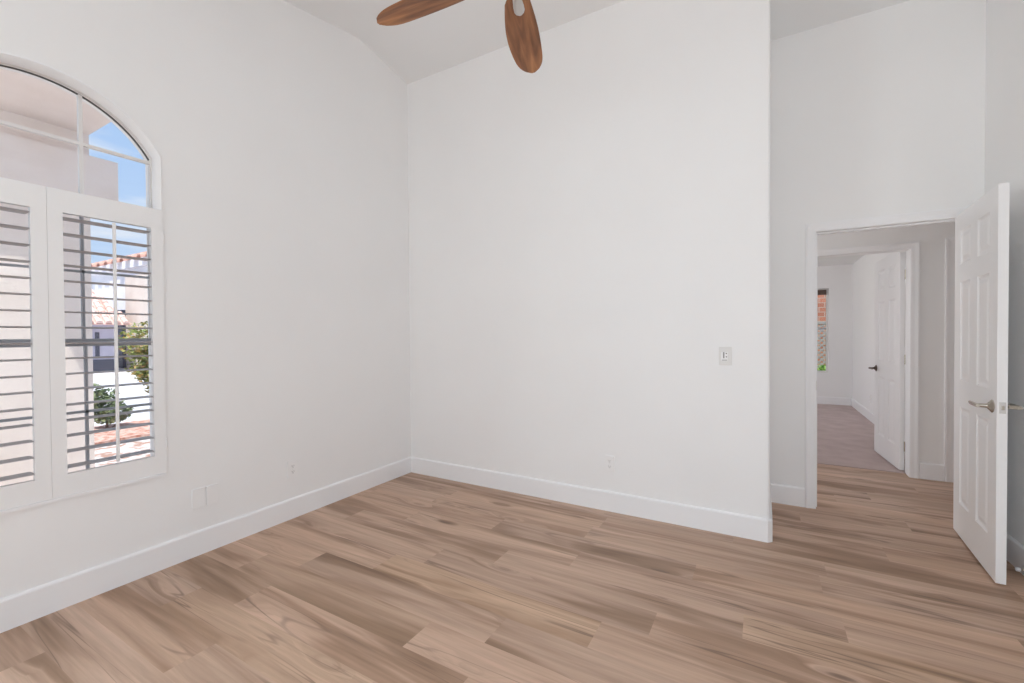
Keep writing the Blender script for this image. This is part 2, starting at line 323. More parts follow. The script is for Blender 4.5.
# ------------------------------------------------------------------ shell of the bedroom
ys = sorted(set([YF - 0.15, YF, -3.6, -3.0] + [-2.0 + 0.1 * i for i in range(-2, 9)] + [-1.15 + 0.05 * i for i in range(25)] + [0.1, 0.3, 0.5, D, D + 0.12]))
m = MB(); lo = [(y, zc(y)) for y in ys]; hi = [(y, zc(y) + 0.22) for y in reversed(ys)]
m.prism(lo + hi, 0, -0.16, R + 0.14)
struct(m.build('ceiling', 'ceil', smooth=True), 'white vaulted bedroom ceiling with a soft ridge', 'ceiling')
def columns(m, x0, x1, y0, y1, z0, z1=None):
    """wall slab running along y under the vault"""
    L = [y for y in ys if y0 < y < y1]; L = [y0] + L + [y1]
    for a, b in zip(L, L[1:]):
        za, zb = (zc(a) + 0.05, zc(b) + 0.05) if z1 is None else (z1, z1)
        m.hexa([(x0, a, z0), (x1, a, z0), (x1, b, z0), (x0, b, z0), (x0, a, za), (x1, a, za), (x1, b, zb), (x0, b, zb)])
    return m
# left wall with the arched window opening
WY0, WY1, WZ0, WZS = -2.871, -1.965, 0.530, 2.287       # opening: sides, sill, spring line
WYC = (WY0 + WY1) / 2; RISE = 0.265; RAD = ((WY1 - WYC) ** 2 + RISE ** 2) / (2 * RISE); ZCEN = WZS + RISE - RAD
def arch(y, inset=0.0):
    return ZCEN + math.sqrt(max(1e-9, (RAD - inset) ** 2 - (y - WYC) ** 2))
NA = 36
ay = [WY0 + (WY1 - WY0) * i / NA for i in range(NA + 1)]
WT = 0.16
m = MB()
columns(m, -WT, 0, YF - 0.15, -4.45, -0.2); columns(m, -WT, 0, -3.25, WY0, -0.2); m.box(-WT, 0, -4.45, -3.25, -0.2, 0.5)  # hole near the front end is added to admit the left fill lamp
m.hexa([(-WT, -4.45, 2.30), (0, -4.45, 2.30), (0, -3.25, 2.30), (-WT, -3.25, 2.30), (-WT, -4.45, zc(-4.45) + 0.05), (0, -4.45, zc(-4.45) + 0.05), (0, -3.25, zc(-3.25) + 0.05), (-WT, -3.25, zc(-3.25) + 0.05)])
columns(m, -WT, 0, WY1, D + 0.12, -0.2); m.box(-WT, 0, WY0, WY1, -0.2, WZ0)
for a, b in zip(ay, ay[1:]):
    za, zb = arch(a), arch(b)
    m.hexa([(-WT, a, za), (0, a, za), (0, b, zb), (-WT, b, zb), (-WT, a, zc(a) + 0.05), (0, a, zc(a) + 0.05), (0, b, zc(b) + 0.05), (-WT, b, zc(b) + 0.05)])
struct(m.build('wall_left', 'paint', weld=False), 'white left wall with an arched window', 'wall')
# back wall: ends in a rounded corner and turns into the alcove
rc = 0.018
arc = [(W - rc + rc * math.sin(t), rc - rc * math.cos(t)) for t in [math.pi / 2 * i / 6 for i in range(7)]]
fp = [(0.0, 0.0)] + arc + [(W, D), (W - 0.12, D), (W - 0.12, 0.12), (0.0, 0.12)]
bm_ = MB(); A = [bm_.bm.verts.new((x, y, -0.05)) for x, y in fp]; B = [bm_.bm.verts.new((x, y, zc(y) + 0.04)) for x, y in fp]
for i in range(len(fp)): bm_.bm.faces.new([A[i], A[(i + 1) % len(fp)], B[(i + 1) % len(fp)], B[i]])
struct(bm_.build('wall_back', 'paint', smooth=True), 'plain white back wall ending in a rounded corner', 'wall')
# far wall of the alcove with the bedroom doorway
OX0, OX1, OZ = 3.237, 4.016, 2.025
m = MB()
for x0, x1, z0 in ((W - 0.12, OX0 - 0.018, -0.05), (OX1 + 0.018, R + 0.13, -0.05), (OX0 - 0.018, OX1 + 0.018, OZ + 0.018)):
    m.hexa([(x0, D, z0), (x1, D, z0), (x1, D + 0.12, z0), (x0, D + 0.12, z0), (x0, D, zc(D) + 0.03), (x1, D, zc(D) + 0.03), (x1, D + 0.12, zc(D + 0.12) + 0.03), (x0, D + 0.12, zc(D + 0.12) + 0.03)])
struct(m.build('wall_far', 'paint', weld=False), 'white alcove wall holding the bedroom doorway', 'wall')
m = MB(); RW0, RW1 = -3.7, -1.7  # opening added so the right fill lamp can shine in
columns(m, R, R + 0.12, YF - 0.15, RW0, -0.05); columns(m, R, R + 0.12, RW1, D, -0.05); columns(m, R, R + 0.12, RW0, RW1, -0.05, 0.65); 
L = [y for y in ys if RW0 < y < RW1]; L = [RW0] + L + [RW1]
for a, b in zip(L, L[1:]): m.hexa([(R, a, 2.25), (R + 0.12, a, 2.25), (R + 0.12, b, 2.25), (R, b, 2.25), (R, a, zc(a) + 0.05), (R + 0.12, a, zc(a) + 0.05), (R + 0.12, b, zc(b) + 0.05), (R, b, zc(b) + 0.05)])
struct(m.build('wall_right', 'paint', weld=False), 'white right wall behind the open door', 'wall')
m = MB(); m.box(-WT, 2.05, YF - 0.12, YF, -0.05, 3.0).box(4.07, R + 0.12, YF - 0.12, YF, -0.05, 3.0).box(2.05, 4.07, YF - 0.12, YF, 2.45, 3.0)  # gap made for the rear fill lamp
struct(m.build('wall_front', 'paint', weld=False), 'white front wall behind the viewer with an opening added for the fill lamp', 'wall')

# baseboards
prof = [(0, 0), (BT, 0), (BT, 0.132), (0.0125, 0.138), (0.007, HB), (0, HB)]
flat = lambda u, v, h: (u, v, h)
def baseboard(name, path, label): return struct(MB().sweep(path, prof, flat).build(name, 'trim'), label, 'baseboard')
baseboard('baseboard_left', [(0, YF), (0, -0.001)], 'white baseboard along the left wall under the window')
baseboard('baseboard_back', [(0.0, 0), (W - 0.016, 0), (W, 0.016), (W, D)], 'white baseboard along the back wall wrapping its corner')
baseboard('baseboard_far', [(W, D), (3.172, D)], 'short white baseboard left of the bedroom doorway')
baseboard('baseboard_right', [(R, D), (R, YF)], 'white baseboard behind the open bedroom door')

# door casings
cprof = [(0, 0), (0, 0.009), (0.010, 0.012), (0.030, 0.013), (0.052, 0.018), (0.063, 0.017), (0.065, 0)]
def casing(name, x0, x1, zt, yface, label, y_in, y_out):
    """architrave round a doorway on a wall facing -y, with its jamb lining"""
    m = MB(); path = [(x1, 0), (x1, zt), (x0, zt), (x0, 0)]
    m.sweep(path, cprof, lambda u, v, h: (u, yface - h, v))
    o = struct(m.build(name, 'trim'), label, 'door trim')
    j = MB(); j.box(x0 - 0.018, x0, y_in, y_out, 0, zt).box(x1, x1 + 0.018, y_in, y_out, 0, zt).box(x0 - 0.018, x1 + 0.018, y_in, y_out, zt, zt + 0.018)
    j.build('jamb', 'trim', o, weld=False); return o
c1 = casing('trim_1', OX0, OX1, OZ, D, 'white casing round the bedroom doorway', D - 0.001, D + 0.121)
s = MB(); s.box(OX0, OX0 + 0.011, D + 0.04, D + 0.075, 0, OZ).box(OX1 - 0.011, OX1, D + 0.04, D + 0.075, 0, OZ).box(OX0 + 0.011, OX1 - 0.011, D + 0.04, D + 0.075, OZ - 0.011, OZ); s.build('stop_strip', 'trim', c1, weld=False)
MB().box(OX0 - 0.004, OX0 + 0.002, D - 0.004, D + 0.03, 0.87, 0.94, 0.001).build('strike_plate', 'nickel', c1)

# ------------------------------------------------------------------ hall and the room beyond
HY, HY2 = 2.020, 2.150
PX0, PX1 = 3.245, 4.032
QX0, QX1 = 4.325, 5.10
m = MB()
for x0, x1, z0 in ((1.80, PX0 - 0.018, -0.05), (PX1 + 0.018, QX0 - 0.018, -0.05), (QX1 + 0.018, 5.75, -0.05), (PX0 - 0.018, PX1 + 0.018, OZ + 0.018), (QX0 - 0.018, QX1 + 0.018, OZ + 0.018)):
    m.box(x0, x1, HY, HY2, z0, 2.62)
struct(m.build('wall_hall', 'paint', weld=False), 'white hall wall facing the bedroom doorway', 'wall')
struct(MB().box(5.65, 5.75, D + 0.12, HY, -0.05, 2.62).build('wall_hall_right', 'paint'), 'white end wall of the hall on the right', 'wall')
m = MB().box(1.70, W - 0.12, D + 0.02, D + 0.12, -0.05, 2.62).box(R + 0.13, 5.75, D + 0.02, D + 0.12, -0.05, 2.62)
struct(m.build('wall_hall_front', 'paint', weld=False), 'white hall wall beside the bedroom', 'wall')
struct(MB().box(1.70, 5.75, D + 0.12, HY2, 2.60, 2.72).build('ceiling_hall', 'ceil'), 'flat white hall ceiling', 'ceiling')
casing('trim_2', PX0, PX1, 2.030, HY, 'white casing round the carpeted room doorway', HY - 0.001, HY2 + 0.001)
casing('trim_3', QX0, QX1, 2.035, HY, 'white casing at the far right of the hall', HY - 0.001, HY2 + 0.001)
baseboard('baseboard_hall', [(4.098, HY), (4.260, HY)], 'short white baseboard between the two hall door casings')
BX, BY = 4.270, 6.60
m = MB(); VX0, VX1, VZ0, VZ1 = 2.70, 3.928, 0.575, 2.108
m.box(0.70, VX0, BY, BY + 0.14, -0.05, 2.62).box(VX1, BX + 0.12, BY, BY + 0.14, -0.05, 2.62).box(VX0, VX1, BY, BY + 0.14, -0.05, VZ0).box(VX0, VX1, BY, BY + 0.14, VZ1, 2.62)
struct(m.build('wall_bedroom_far', 'paint', weld=False), 'white far wall of the carpeted room with a narrow window', 'wall')
struct(MB().box(BX, BX + 0.12, HY2, BY, -0.05, 2.62).build('wall_bedroom_right', 'paint'), 'white side wall of the carpeted room behind its door', 'wall')
m = MB().box(0.70, 0.80, HY2, 3.7, -0.05, 2.62).box(0.70, 0.80, 5.5, BY, -0.05, 2.62).box(0.70, 0.80, 3.7, 5.5, -0.05, 0.6).box(0.70, 0.80, 3.7, 5.5, 2.15, 2.62)  # hole added to let in the far room's fill lamp
struct(m.build('wall_bedroom_left', 'paint', weld=False), 'white left wall of the carpeted room', 'wall')
struct(MB().box(0.70, 1.80, HY, HY2, -0.05, 2.62).build('wall_bedroom_front', 'paint'), 'white near wall of the carpeted room', 'wall')
struct(MB().box(0.70, BX + 0.12, HY2, BY + 0.14, 2.51, 2.72).build('ceiling_bedroom', 'ceil'), 'flat white ceiling of the carpeted room', 'ceiling')
baseboard('baseboard_bedroom_far', [(0.80, BY), (BX, BY)], 'white baseboard under the far narrow window')
baseboard('baseboard_bedroom_right', [(BX, BY), (BX, HY2)], 'white baseboard beside the carpet behind the far door')

# ------------------------------------------------------------------ six-panel doors
DW, DH, DT = 0.755, 2.022, 0.038
def door_leaf():
    """leaf from the hinge (x=0) to x=-DW, thickness y 0..DT, six raised panels on both faces"""
    m = MB(); b = m.bm
    xs = [0, 0.12, 0.315, 0.44, 0.635, DW]; zs = [0, 0.208, 0.813, 0.979, 1.590, 1.702, 1.912, DH]
    for y, sgn in ((0.0, 1), (DT, -1)):
        for i in range(5):
            for j in range(7):
                x0, x1, z0, z1 = -xs[i], -xs[i + 1], zs[j], zs[j + 1]
                if i in (1, 3) and j in (1, 3, 5):
                    rings = []
                    for ins, dep in ((0, 0), (0.006, 0.0045), (0.016, 0.0075), (0.024, 0.0075), (0.044, 0.0025), (0.048, 0.0020)):
                        yy = y + sgn * dep
                        rings.append([b.verts.new(p) for p in ((x0 - ins, yy, z0 + ins), (x1 + ins, yy, z0 + ins), (x1 + ins, yy, z1 - ins), (x0 - ins, yy, z1 - ins))])
                    for p, q in zip(rings, rings[1:]):
                        for k in range(4): b.faces.new([p[k], p[(k + 1) % 4], q[(k + 1) % 4], q[k]])
                    b.faces.new(rings[-1])
                else: m.quad((x0, y, z0), (x1, y, z0), (x1, y, z1), (x0, y, z1))
    m.quad((0, 0, 0), (0, DT, 0), (0, DT, DH), (0, 0, DH)); m.quad((-DW, 0, 0), (-DW, DT, 0), (-DW, DT, DH), (-DW, 0, DH))
    m.quad((0, 0, 0), (-DW, 0, 0), (-DW, DT, 0), (0, DT, 0)); m.quad((0, 0, DH), (-DW, 0, DH), (-DW, DT, DH), (0, DT, DH))
    return m
def lever(parent, mat, yface, sgn):
    """round flared rose and straight lever with a cut end, pointing to the hinge"""
    x, z = -DW + 0.062, 0.893
    m = MB(); y = yface
    m.lathe([(0.0335, sgn * 0.0), (0.0335, sgn * 0.003), (0.0300, sgn * 0.006), (0.0200, sgn * 0.013), (0.0120, sgn * 0.020), (0.0105, sgn * 0.030), (0.0105, sgn * 0.060)], (x, y, z), 'Y', 28)
    yc = y + sgn * 0.056; rings = []
    for t, hh, ww in ((-0.011, 0.0090, 0.0090), (-0.008, 0.0102, 0.0102), (0.0, 0.0102, 0.0102), (0.045, 0.0100, 0.0100), (0.082, 0.0100, 0.0100)):
        rings.append([(x + t, yc + ww * math.cos(a), z + hh * math.sin(a)) for a in [2 * math.pi * i / 12 for i in range(12)]])
    # the lever's end is cut on the slant: the point leans up
    rings.append([(x + 0.086 + 0.036 * (0.5 + 0.5 * math.sin(a)), yc + 0.0095 * math.cos(a), z + 0.0100 * math.sin(a)) for a in [2 * math.pi * i / 12 for i in range(12)]])
    m.loft(rings); return m.build('door_handle', mat, parent, smooth=True)
def hinges(parent, mat, y):
    for z in (0.22, 1.02, 1.80):
        m = MB(); m.lathe([(0.006, -0.045), (0.006, 0.045)], (0.004, y, z), 'Z', 12); m.box(-0.0015, 0.0005, y + 0.002 if y < 0.01 else y - 0.03, y + 0.03 if y < 0.01 else y - 0.002, z - 0.044, z + 0.044)
        m.build('hinge', mat, parent, weld=False)
# bedroom door: pin on the room side of the right jamb, opened about 87 degrees into the room
th = math.radians(86.2)
d1 = thing('door_1', (4.016, D + 0.006, 0.010), 'white six-panel bedroom door standing open by the right wall', 'door', rz=th, kind='structure')
door_leaf().build('door_leaf', 'doorp', d1)
lever(d1, 'nickel', DT, 1); lever(d1, 'nickel', 0.0, -1)
MB().box(-DW - 0.0012, -DW + 0.001, 0.0055, 0.0295, 0.865, 0.922, 0.0008).build('latch_plate', 'steel', d1)
MB().box(-DW - 0.009, -DW, 0.012, 0.023, 0.883, 0.904, 0.002).build('latch_bolt', 'nickel', d1)
hinges(d1, 'nickel', 0.0)
# the carpeted room's door: pin on the far side of the right jamb, opened about 96 degrees away from us
d2 = thing('door_2', (4.030, HY2 + 0.012, 0.022), 'white six-panel door standing open into the carpeted room', 'door', rz=math.radians(-86.2), kind='structure')
lf = door_leaf().build('door_leaf', 'doorp', d2); lf.location.y = -DT
for k, (yf, sg) in enumerate(((0.0, 1), (-DT, -1))): lever(d2, 'bronze', yf, sg)
hinges(d2, 'nickel', 0.0)
d3 = thing('door_3', (QX1, HY + 0.012, 0.010), 'closed white door at the right of the hall', 'door', kind='structure')
lf = door_leaf().build('door_leaf', 'doorp', d3)

# door stop on the right baseboard
t = thing('door_stop', (R - BT, 0.166, 0.045), 'small white-tipped door stop on the baseboard behind the open door', 'door stop')
m = MB(); m.lathe([(0.012, 0.0), (0.012, -0.003), (0.007, -0.006)], (0, 0, 0), 'X', 16); m.build('mount', 'nickel', t, smooth=True)
m = MB(); m.lathe([(0.0045, -0.005)] + [(0.0045 + 0.0012 * (i % 2), -0.006 - 0.0022 * i) for i in range(11)], (0, 0, 0), 'X', 12); m.build('spring', 'nickel', t)
m = MB(); m.lathe([(0.006, -0.027), (0.0105, -0.030), (0.0105, -0.042), (0.008, -0.046)], (0, 0, 0), 'X', 16); m.build('rubber_tip', 'rubber', t, smooth=True)

# ------------------------------------------------------------------ arched window
win = thing('window_1', (-0.10, WYC, WZ0), 'white framed arched window behind the shutters', 'window', kind='structure')
ox, oy, oz = win.location
FX0, FX1 = -0.035, 0.040       # frame depth, local x (room side is +)
fw = 0.018
def ring_outline(ins, n=40):
    """arched outline inset by ins, local (y,z), starting bottom left and going round"""
    y0, y1, z0 = WY0 + ins, WY1 - ins, WZ0 + ins
    pts = [(y0, z0), (y1, z0)]
    for i in range(n + 1):
        y = y1 + (y0 - y1) * i / n; pts.append((y, arch(y, ins)))
    return [(p[0] - oy, p[1] - oz) for p in pts]
def frame_ring(m, i0, i1, xa, xb):
    a = ring_outline(i0); b = ring_outline(i1); k = len(a)
    V = [[m.bm.verts.new((x, *p)) for p in ol] for x in (xa, xb) for ol in (a, b)]
    for i in range(k):
        j = (i + 1) % k
        m.bm.faces.new([V[0][i], V[0][j], V[1][j], V[1][i]]); m.bm.faces.new([V[2][i], V[3][i], V[3][j], V[2][j]])
        m.bm.faces.new([V[1][i], V[1][j], V[3][j], V[3][i]]); m.bm.faces.new([V[0][i], V[2][i], V[2][j], V[0][j]])
def arch_path(ins, n=40):
    return [(WY1 - ins - oy, 1.991 - oz)] + [(y - oy, arch(y, ins) - oz) for y in [WY1 - ins + (WY0 - WY1 + 2 * ins) * i / n for i in range(n + 1)]] + [(WY0 + ins - oy, 1.991 - oz)]
m = MB(); prof_ = [(-0.003, 0.094), (-0.003, 0.107), (0.002, 0.110), (0.008, 0.106), (0.024, 0.078), (0.024, 0.060), (-0.003, 0.060)]
rows = [[m.bm.verts.new((x, *p)) for p in arch_path(i_)] for i_, x in prof_]
for A_, B_ in zip(rows, rows[1:] + rows[:1]):
    for k in range(len(A_) - 1): m.bm.faces.new([A_[k], A_[k + 1], B_[k + 1], B_[k]])
m.bm.faces.new([q[0] for q in rows]); m.bm.faces.new([q[-1] for q in rows][::-1])
m.build('arch_casing', 'trim', win, smooth=True)
m = MB(); frame_ring(m, -0.004, fw * 0.62, FX0, FX1); frame_ring(m, fw * 0.62, fw, FX0, FX1 - 0.018); m.build('window_frame', 'vinyl', win, weld=False)
m = MB()
for a, b in zip(ay, ay[1:]):
    a_, b_ = max(WY0 + fw, min(WY1 - fw, a)), max(WY0 + fw, min(WY1 - fw, b))
    if b_ - a_ > 1e-4: m.hexa([(x, y - oy, arch(y, fw - 0.002 + d) - oz) for d in (0.0030, 0.0) for x, y in ((-0.004, a_), (0.014, a_), (0.014, b_), (-0.004, b_))])
m.build('glazing_gasket', 'gasket', win, weld=False)
Z1 = 1.985 - oz                                        # transom between the arch light and the sash window
m = MB(); m.box(FX0, FX1 - 0.01, WY0 - oy, WY1 - oy, Z1 - 0.03, Z1 + 0.02); m.build('transom', 'vinyl', win)
pts = [p for p in ring_outline(fw) if p[1] > Z1]; pts = [(WY0 + fw - oy, Z1), (WY1 - fw - oy, Z1)] + pts
m = MB(); m.prism(pts, 0, 0.001, 0.004); m.build('arch_pane', 'glass', win)
hz = 2.266 - oz
m = MB()
for yy in (-2.266, -2.570):
    m.box(-0.008, 0.014, yy - 0.0075 - oy, yy + 0.0075 - oy, Z1, arch(yy, fw) - oz)
m.box(-0.0075, 0.0135, WY0 + fw - oy, WY1 - fw - oy, hz - 0.0075, hz + 0.0075); m.build('arch_muntin', 'vinyl', win, weld=False)
m = MB(); m.box(0.066, 0.117, WY0 - oy, WY1 - oy, -0.012, 0.0022, 0.001); m.build('sill', 'trim', win)
ZM = 1.262 - oz                                       # meeting rail
m = MB(); m.box(-0.030, 0.012, WY0 + fw - oy, WY1 - fw - oy, ZM - 0.018, ZM + 0.020); m.build('meeting_rail', 'sash', win)
m = MB(); m.box(-0.002, 0.002, WY0 + fw - oy, WY1 - fw - oy, fw, ZM); m.build('lower_pane', 'glass', win)
m = MB(); m.box(-0.022, -0.018, WY0 + fw - oy, WY1 - fw - oy, ZM, Z1 - 0.03); m.build('upper_pane', 'glass', win)
m = MB()
for yy in (-2.262, -2.574): m.box(-0.026, -0.006, yy - 0.0055 - oy, yy + 0.0055 - oy, ZM, Z1 - 0.03)
m.box(-0.026, -0.006, WY0 + fw - oy, WY1 - fw - oy, 1.624 - oz - 0.0055, 1.624 - oz + 0.0055); m.build('upper_muntin', 'sash', win, weld=False)
m = MB()
for yy in (-2.262, -2.574): m.box(-0.004, 0.014, yy - 0.0055 - oy, yy + 0.0055 - oy, fw, ZM)
m.box(-0.004, 0.014, WY0 + fw - oy, WY1 - fw - oy, 0.912 - oz - 0.006, 0.912 - oz + 0.006); m.build('lower_muntin', 'sash', win, weld=False)

# ------------------------------------------------------------------ plantation shutters: two hinged panels, 17 louvres each
SB, STP = 0.533, 1.990
YM = -2.418
def shutter(y0, y1, label, hinge_y):
    yc = (y0 + y1) / 2; t = thing('plantation_shutter', (0.0, yc, SB), label, 'shutter', group='plantation shutter panels on the arched window')
    h = STP - SB; hw = (y1 - y0) / 2 - 0.0005; st = 0.053; rt, rb = 0.107, 0.102; xa, xb = -0.016, 0.012
    m = MB(); m.box(xa, xb, -hw, -hw + st, 0, h).box(xa, xb, hw - st, hw, 0, h); m.build('stile', 'shut', t, weld=False)
    m = MB(); m.box(xa, xb, -hw + st, hw - st, h - rt, h); m.build('top_rail', 'shut', t)
    m = MB(); m.box(xa, xb, -hw + st, hw - st, 0, rb); m.build('bottom_rail', 'shut', t)
    a, b = rb, h - rt; pitch = (b - a) / 17; lw = hw - st - 0.0015
    first = None
    for i in range(17):
        z = 0.662 - SB + 0.075 * i
        if first is None:
            prof_ = []
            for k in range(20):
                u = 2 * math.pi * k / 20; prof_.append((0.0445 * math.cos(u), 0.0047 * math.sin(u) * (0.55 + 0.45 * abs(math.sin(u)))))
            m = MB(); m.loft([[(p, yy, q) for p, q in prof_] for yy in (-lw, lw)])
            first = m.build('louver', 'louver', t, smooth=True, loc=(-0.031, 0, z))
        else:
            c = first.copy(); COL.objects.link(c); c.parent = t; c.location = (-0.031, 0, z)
    m = MB(); m.box(0.0140, 0.0250, 0.007, 0.020, a + 0.012, b - 0.010, 0.002); m.build('tilt_rod', 'shut', t)
    for z in (0.16, h - 0.16):
        m = MB(); m.lathe([(0.004, -0.03), (0.004, 0.03)], (0.010, hinge_y * (hw + 0.002), z), 'Z', 10); m.build('hinge', 'shut', t)
    return t
shutter(YM, WY1 + 0.002, 'white plantation shutter panel right of the centre seam, tilt rod in view', 1)
shutter(WY0 - 0.002, YM, 'white plantation shutter panel left of the centre seam, cut by the photo edge', -1)

# ------------------------------------------------------------------ plates on the walls
def outlet(name, loc, rz, label, group=None):
    """duplex outlet; local: plate faces -y"""
    t = thing(name, loc, label, 'outlet', rz)
    MB().box(-0.036, 0.036, -0.009, 0.0, -0.0585, 0.0585, 0.003).build('cover_plate', 'plastic', t)
    for z in (0.0205, -0.0205):
        o = MB(); pts = []
        for k in range(24):
            u = 2 * math.pi * k / 24; pts.append((max(-0.0165, min(0.0165, 0.0185 * math.cos(u))), z + max(-0.0135, min(0.0135, 0.0175 * math.sin(u)))))
        o.prism(pts, 1, -0.0115, -0.004); r_ = o.build('receptacle', 'plastic', t, weld=False)
        s_ = MB(); s_.box(-0.0085, -0.0055, -0.0122, -0.011, z - 0.001, z + 0.0085).box(0.0055, 0.0085, -0.0122, -0.011, z + 0.001, z + 0.0085).box(-0.003, 0.003, -0.0122, -0.011, z - 0.009, z - 0.004)
        s_.build('slot', 'grey_slot', r_, weld=False)
    MB().lathe([(0.003, -0.0102), (0.003, -0.004)], (0, 0, 0), 'Y', 10).build('screw', 'plastic2', t)
    return t
outlet('power_outlet', (1.932, 0.0, 0.347), 0, 'white duplex outlet low on the back wall')
outlet('power_outlet', (0.0, -1.208, 0.349), math.radians(90), 'white duplex outlet low on the left wall near the corner')
outlet('power_outlet', (BX, 5.05, 0.33), math.radians(-90), 'white duplex outlet low on the wall behind the far door')
for yy, lb in ((-1.803, 'blank white wall plate under the window, the one nearer the window'), (-1.728, 'blank white wall plate under the window, the one nearer the outlet')):
    t = thing('wall_plate', (0.0, yy, 0.335), lb, 'wall plate', math.radians(90), group='blank plates on the left wall')
    MB().box(-0.035, 0.035, -0.006, 0.0, -0.0575, 0.0575, 0.0025).build('plate', 'paint', t)
    MB().lathe([(0.003, -0.0066), (0.003, -0.004)], (0, 0, 0.03), 'Y', 10).build('screw', 'paint', t)
t = thing('wall_control', (2.691, 0.0, 1.145), 'white wall control plate with small dark buttons beside the back wall corner', 'switch')
MB().box(-0.037, 0.037, -0.007, 0.0, -0.059, 0.059, 0.002).build('cover_plate', 'plastic2', t)
MB().box(-0.026, 0.014, -0.0095, -0.004, -0.030, 0.026, 0.0015).build('control_panel', 'plastic', t)
MB().box(-0.0135, -0.0055, -0.0108, -0.008, -0.014, 0.025).build('slider_slot', 'grey_slot', t)
for bx, bz in ((0.0060, 0.017), (0.0060, -0.005)):
    MB().box(bx - 0.0035, bx + 0.0035, -0.0115, -0.008, bz - 0.003, bz + 0.003, 0.0008).build('button', 'slot', t)
MB().box(-0.020, 0.010, -0.0105, -0.008, -0.028, -0.024).build('air_gap_tab', 'grey_slot', t)

# ------------------------------------------------------------------ ceiling fan, only two blades reach into the picture
FX, FY, FZ = 2.044, -1.614, 2.70
fan = thing('ceiling_fan', (FX, FY, FZ), 'ceiling fan with carved walnut blades at the top edge of the photo', 'ceiling fan')
zt = zc(FY) - FZ
m = MB(); m.lathe([(0.066, zt + 0.010), (0.066, zt - 0.03), (0.045, zt - 0.065), (0.018, zt - 0.075)], (0, 0, 0), 'Z', 28); m.build('canopy', 'steel', fan, smooth=True)
m = MB(); m.lathe([(0.0125, 0.10), (0.0125, zt - 0.07)], (0, 0, 0), 'Z', 16); m.build('downrod', 'steel', fan, smooth=True)
m = MB(); m.lathe([(0.025, 0.155), (0.06, 0.14), (0.105, 0.10), (0.118, 0.055), (0.115, 0.02), (0.09, -0.01), (0.05, -0.03), (0.02, -0.035)], (0, 0, 0), 'Z', 36); m.build('motor_housing', 'steel', fan, smooth=True)
def blade_mesh():
    m = MB(); rings = []; n = 26
    r0, r1 = 0.10, 0.660
    for i in range(n + 1):
        t_ = i / n; r = r0 + (r1 - r0) * t_
        w = 0.154 * (0.60 + 0.40 * math.sin(min(1.0, t_ / 0.52) * math.pi / 2)) if t_ < 0.52 else 0.154 - 0.046 * ((t_ - 0.52) / 0.48) ** 2.0
        if t_ > 0.78: w *= max(0.02, math.sqrt(max(0.0, 1 - ((t_ - 0.78) / 0.222) ** 2.5)))
        if t_ < 0.08: w *= math.sqrt(1 - ((0.08 - t_) / 0.085) ** 2)
        sw = 0.010 * math.sin(t_ * math.pi)              # a slight sweep of the outline
        pit = -math.radians(13 - 4 * t_); th_ = 0.0065 * (1 - 0.35 * t_)
        ring = []
        for k in range(16):
            a = 2 * math.pi * k / 16; cx = math.cos(a); sx = math.sin(a)
            u = w / 2 * (abs(cx) ** 0.8) * (1 if cx >= 0 else -1); v = th_ * sx + 0.010 * (1 - (2 * u / max(w, 1e-4)) ** 2) * 0.4
            ring.append((r, sw + u * math.cos(pit) - v * math.sin(pit), u * math.sin(pit) + v * math.cos(pit)))
        rings.append(ring)
    m.loft(rings); return m
b0 = blade_mesh().build('blade', 'walnut', fan, smooth=True)
m = MB()
pa = -math.radians(12); rings = []
for r, w, zo in ((0.085, 0.030, 0.0), (0.12, 0.036, -0.006), (0.16, 0.046, -0.0125), (0.186, 0.046, -0.0135), (0.200, 0.036, -0.0135), (0.206, 0.018, -0.0135)):
    ring = []
    for k in range(12):
        a = 2 * math.pi * k / 12; u = w / 2 * math.cos(a); v = 0.006 * math.sin(a) + zo
        ring.append((r, u * math.cos(pa) - v * math.sin(pa), u * math.sin(pa) + v * math.cos(pa)))
    rings.append(ring)
m.loft(rings); a0 = m.build('blade_arm', 'steel', b0, smooth=True)
for k in range(5):
    if k == 0: b = b0
    else:
        b = b0.copy(); COL.objects.link(b); b.parent = fan; a_ = a0.copy(); COL.objects.link(a_); a_.parent = b
    b.rotation_euler = (0, 0, math.radians((109.4, 185.5, 254.5, 323.5, 33)[k]))

# ------------------------------------------------------------------ window of the carpeted room and what lies beyond it
w2 = thing('window_2', ((VX0 + VX1) / 2, BY + 0.07, VZ0), 'narrow window of the carpeted room looking onto brick and lattice', 'window', kind='structure')
hw, hh = (VX1 - VX0) / 2, VZ1 - VZ0
m = MB(); m.box(-hw, -hw + 0.03, -0.02, 0.05, 0, hh).box(hw - 0.03, hw, -0.02, 0.05, 0, hh).box(-hw + 0.03, hw - 0.03, -0.02, 0.05, 0, 0.03).box(-hw + 0.03, hw - 0.03, -0.02, 0.05, hh - 0.03, hh); m.build('window_frame', 'vinyl', w2, weld=False)
m = MB(); m.box(-hw + 0.03, hw - 0.03, -0.005, 0.03, 0.785, 0.815); m.build('meeting_rail', 'sash', w2)
m = MB(); m.box(-hw + 0.03, hw - 0.03, 0.012, 0.016, 0.03, hh - 0.03); m.build('pane', 'glass', w2)
m = MB(); m.box(-hw + 0.012, hw - 0.034, -0.055, -0.022, hh - 0.115, hh - 0.025); m.build('rolled_blind', 'blind', w2)
struct(MB().box(-4, 9, BY + 0.14, 16, -0.30, -0.12).build('ground_garden', 'grass'), 'bright green lawn beyond the far window', 'lawn')
o = MB().box(-2, 8, 10.0, 10.25, -0.15, 3.2).build('brick_wall', 'brick'); tag(o, 'red brick wall behind the lattice beyond the far window', 'wall', kind='structure')
t = thing('lattice_fence', (2.9, 9.0, -0.12), 'weathered diagonal lattice fence on the lawn beyond the far window', 'fence')
m = MB()
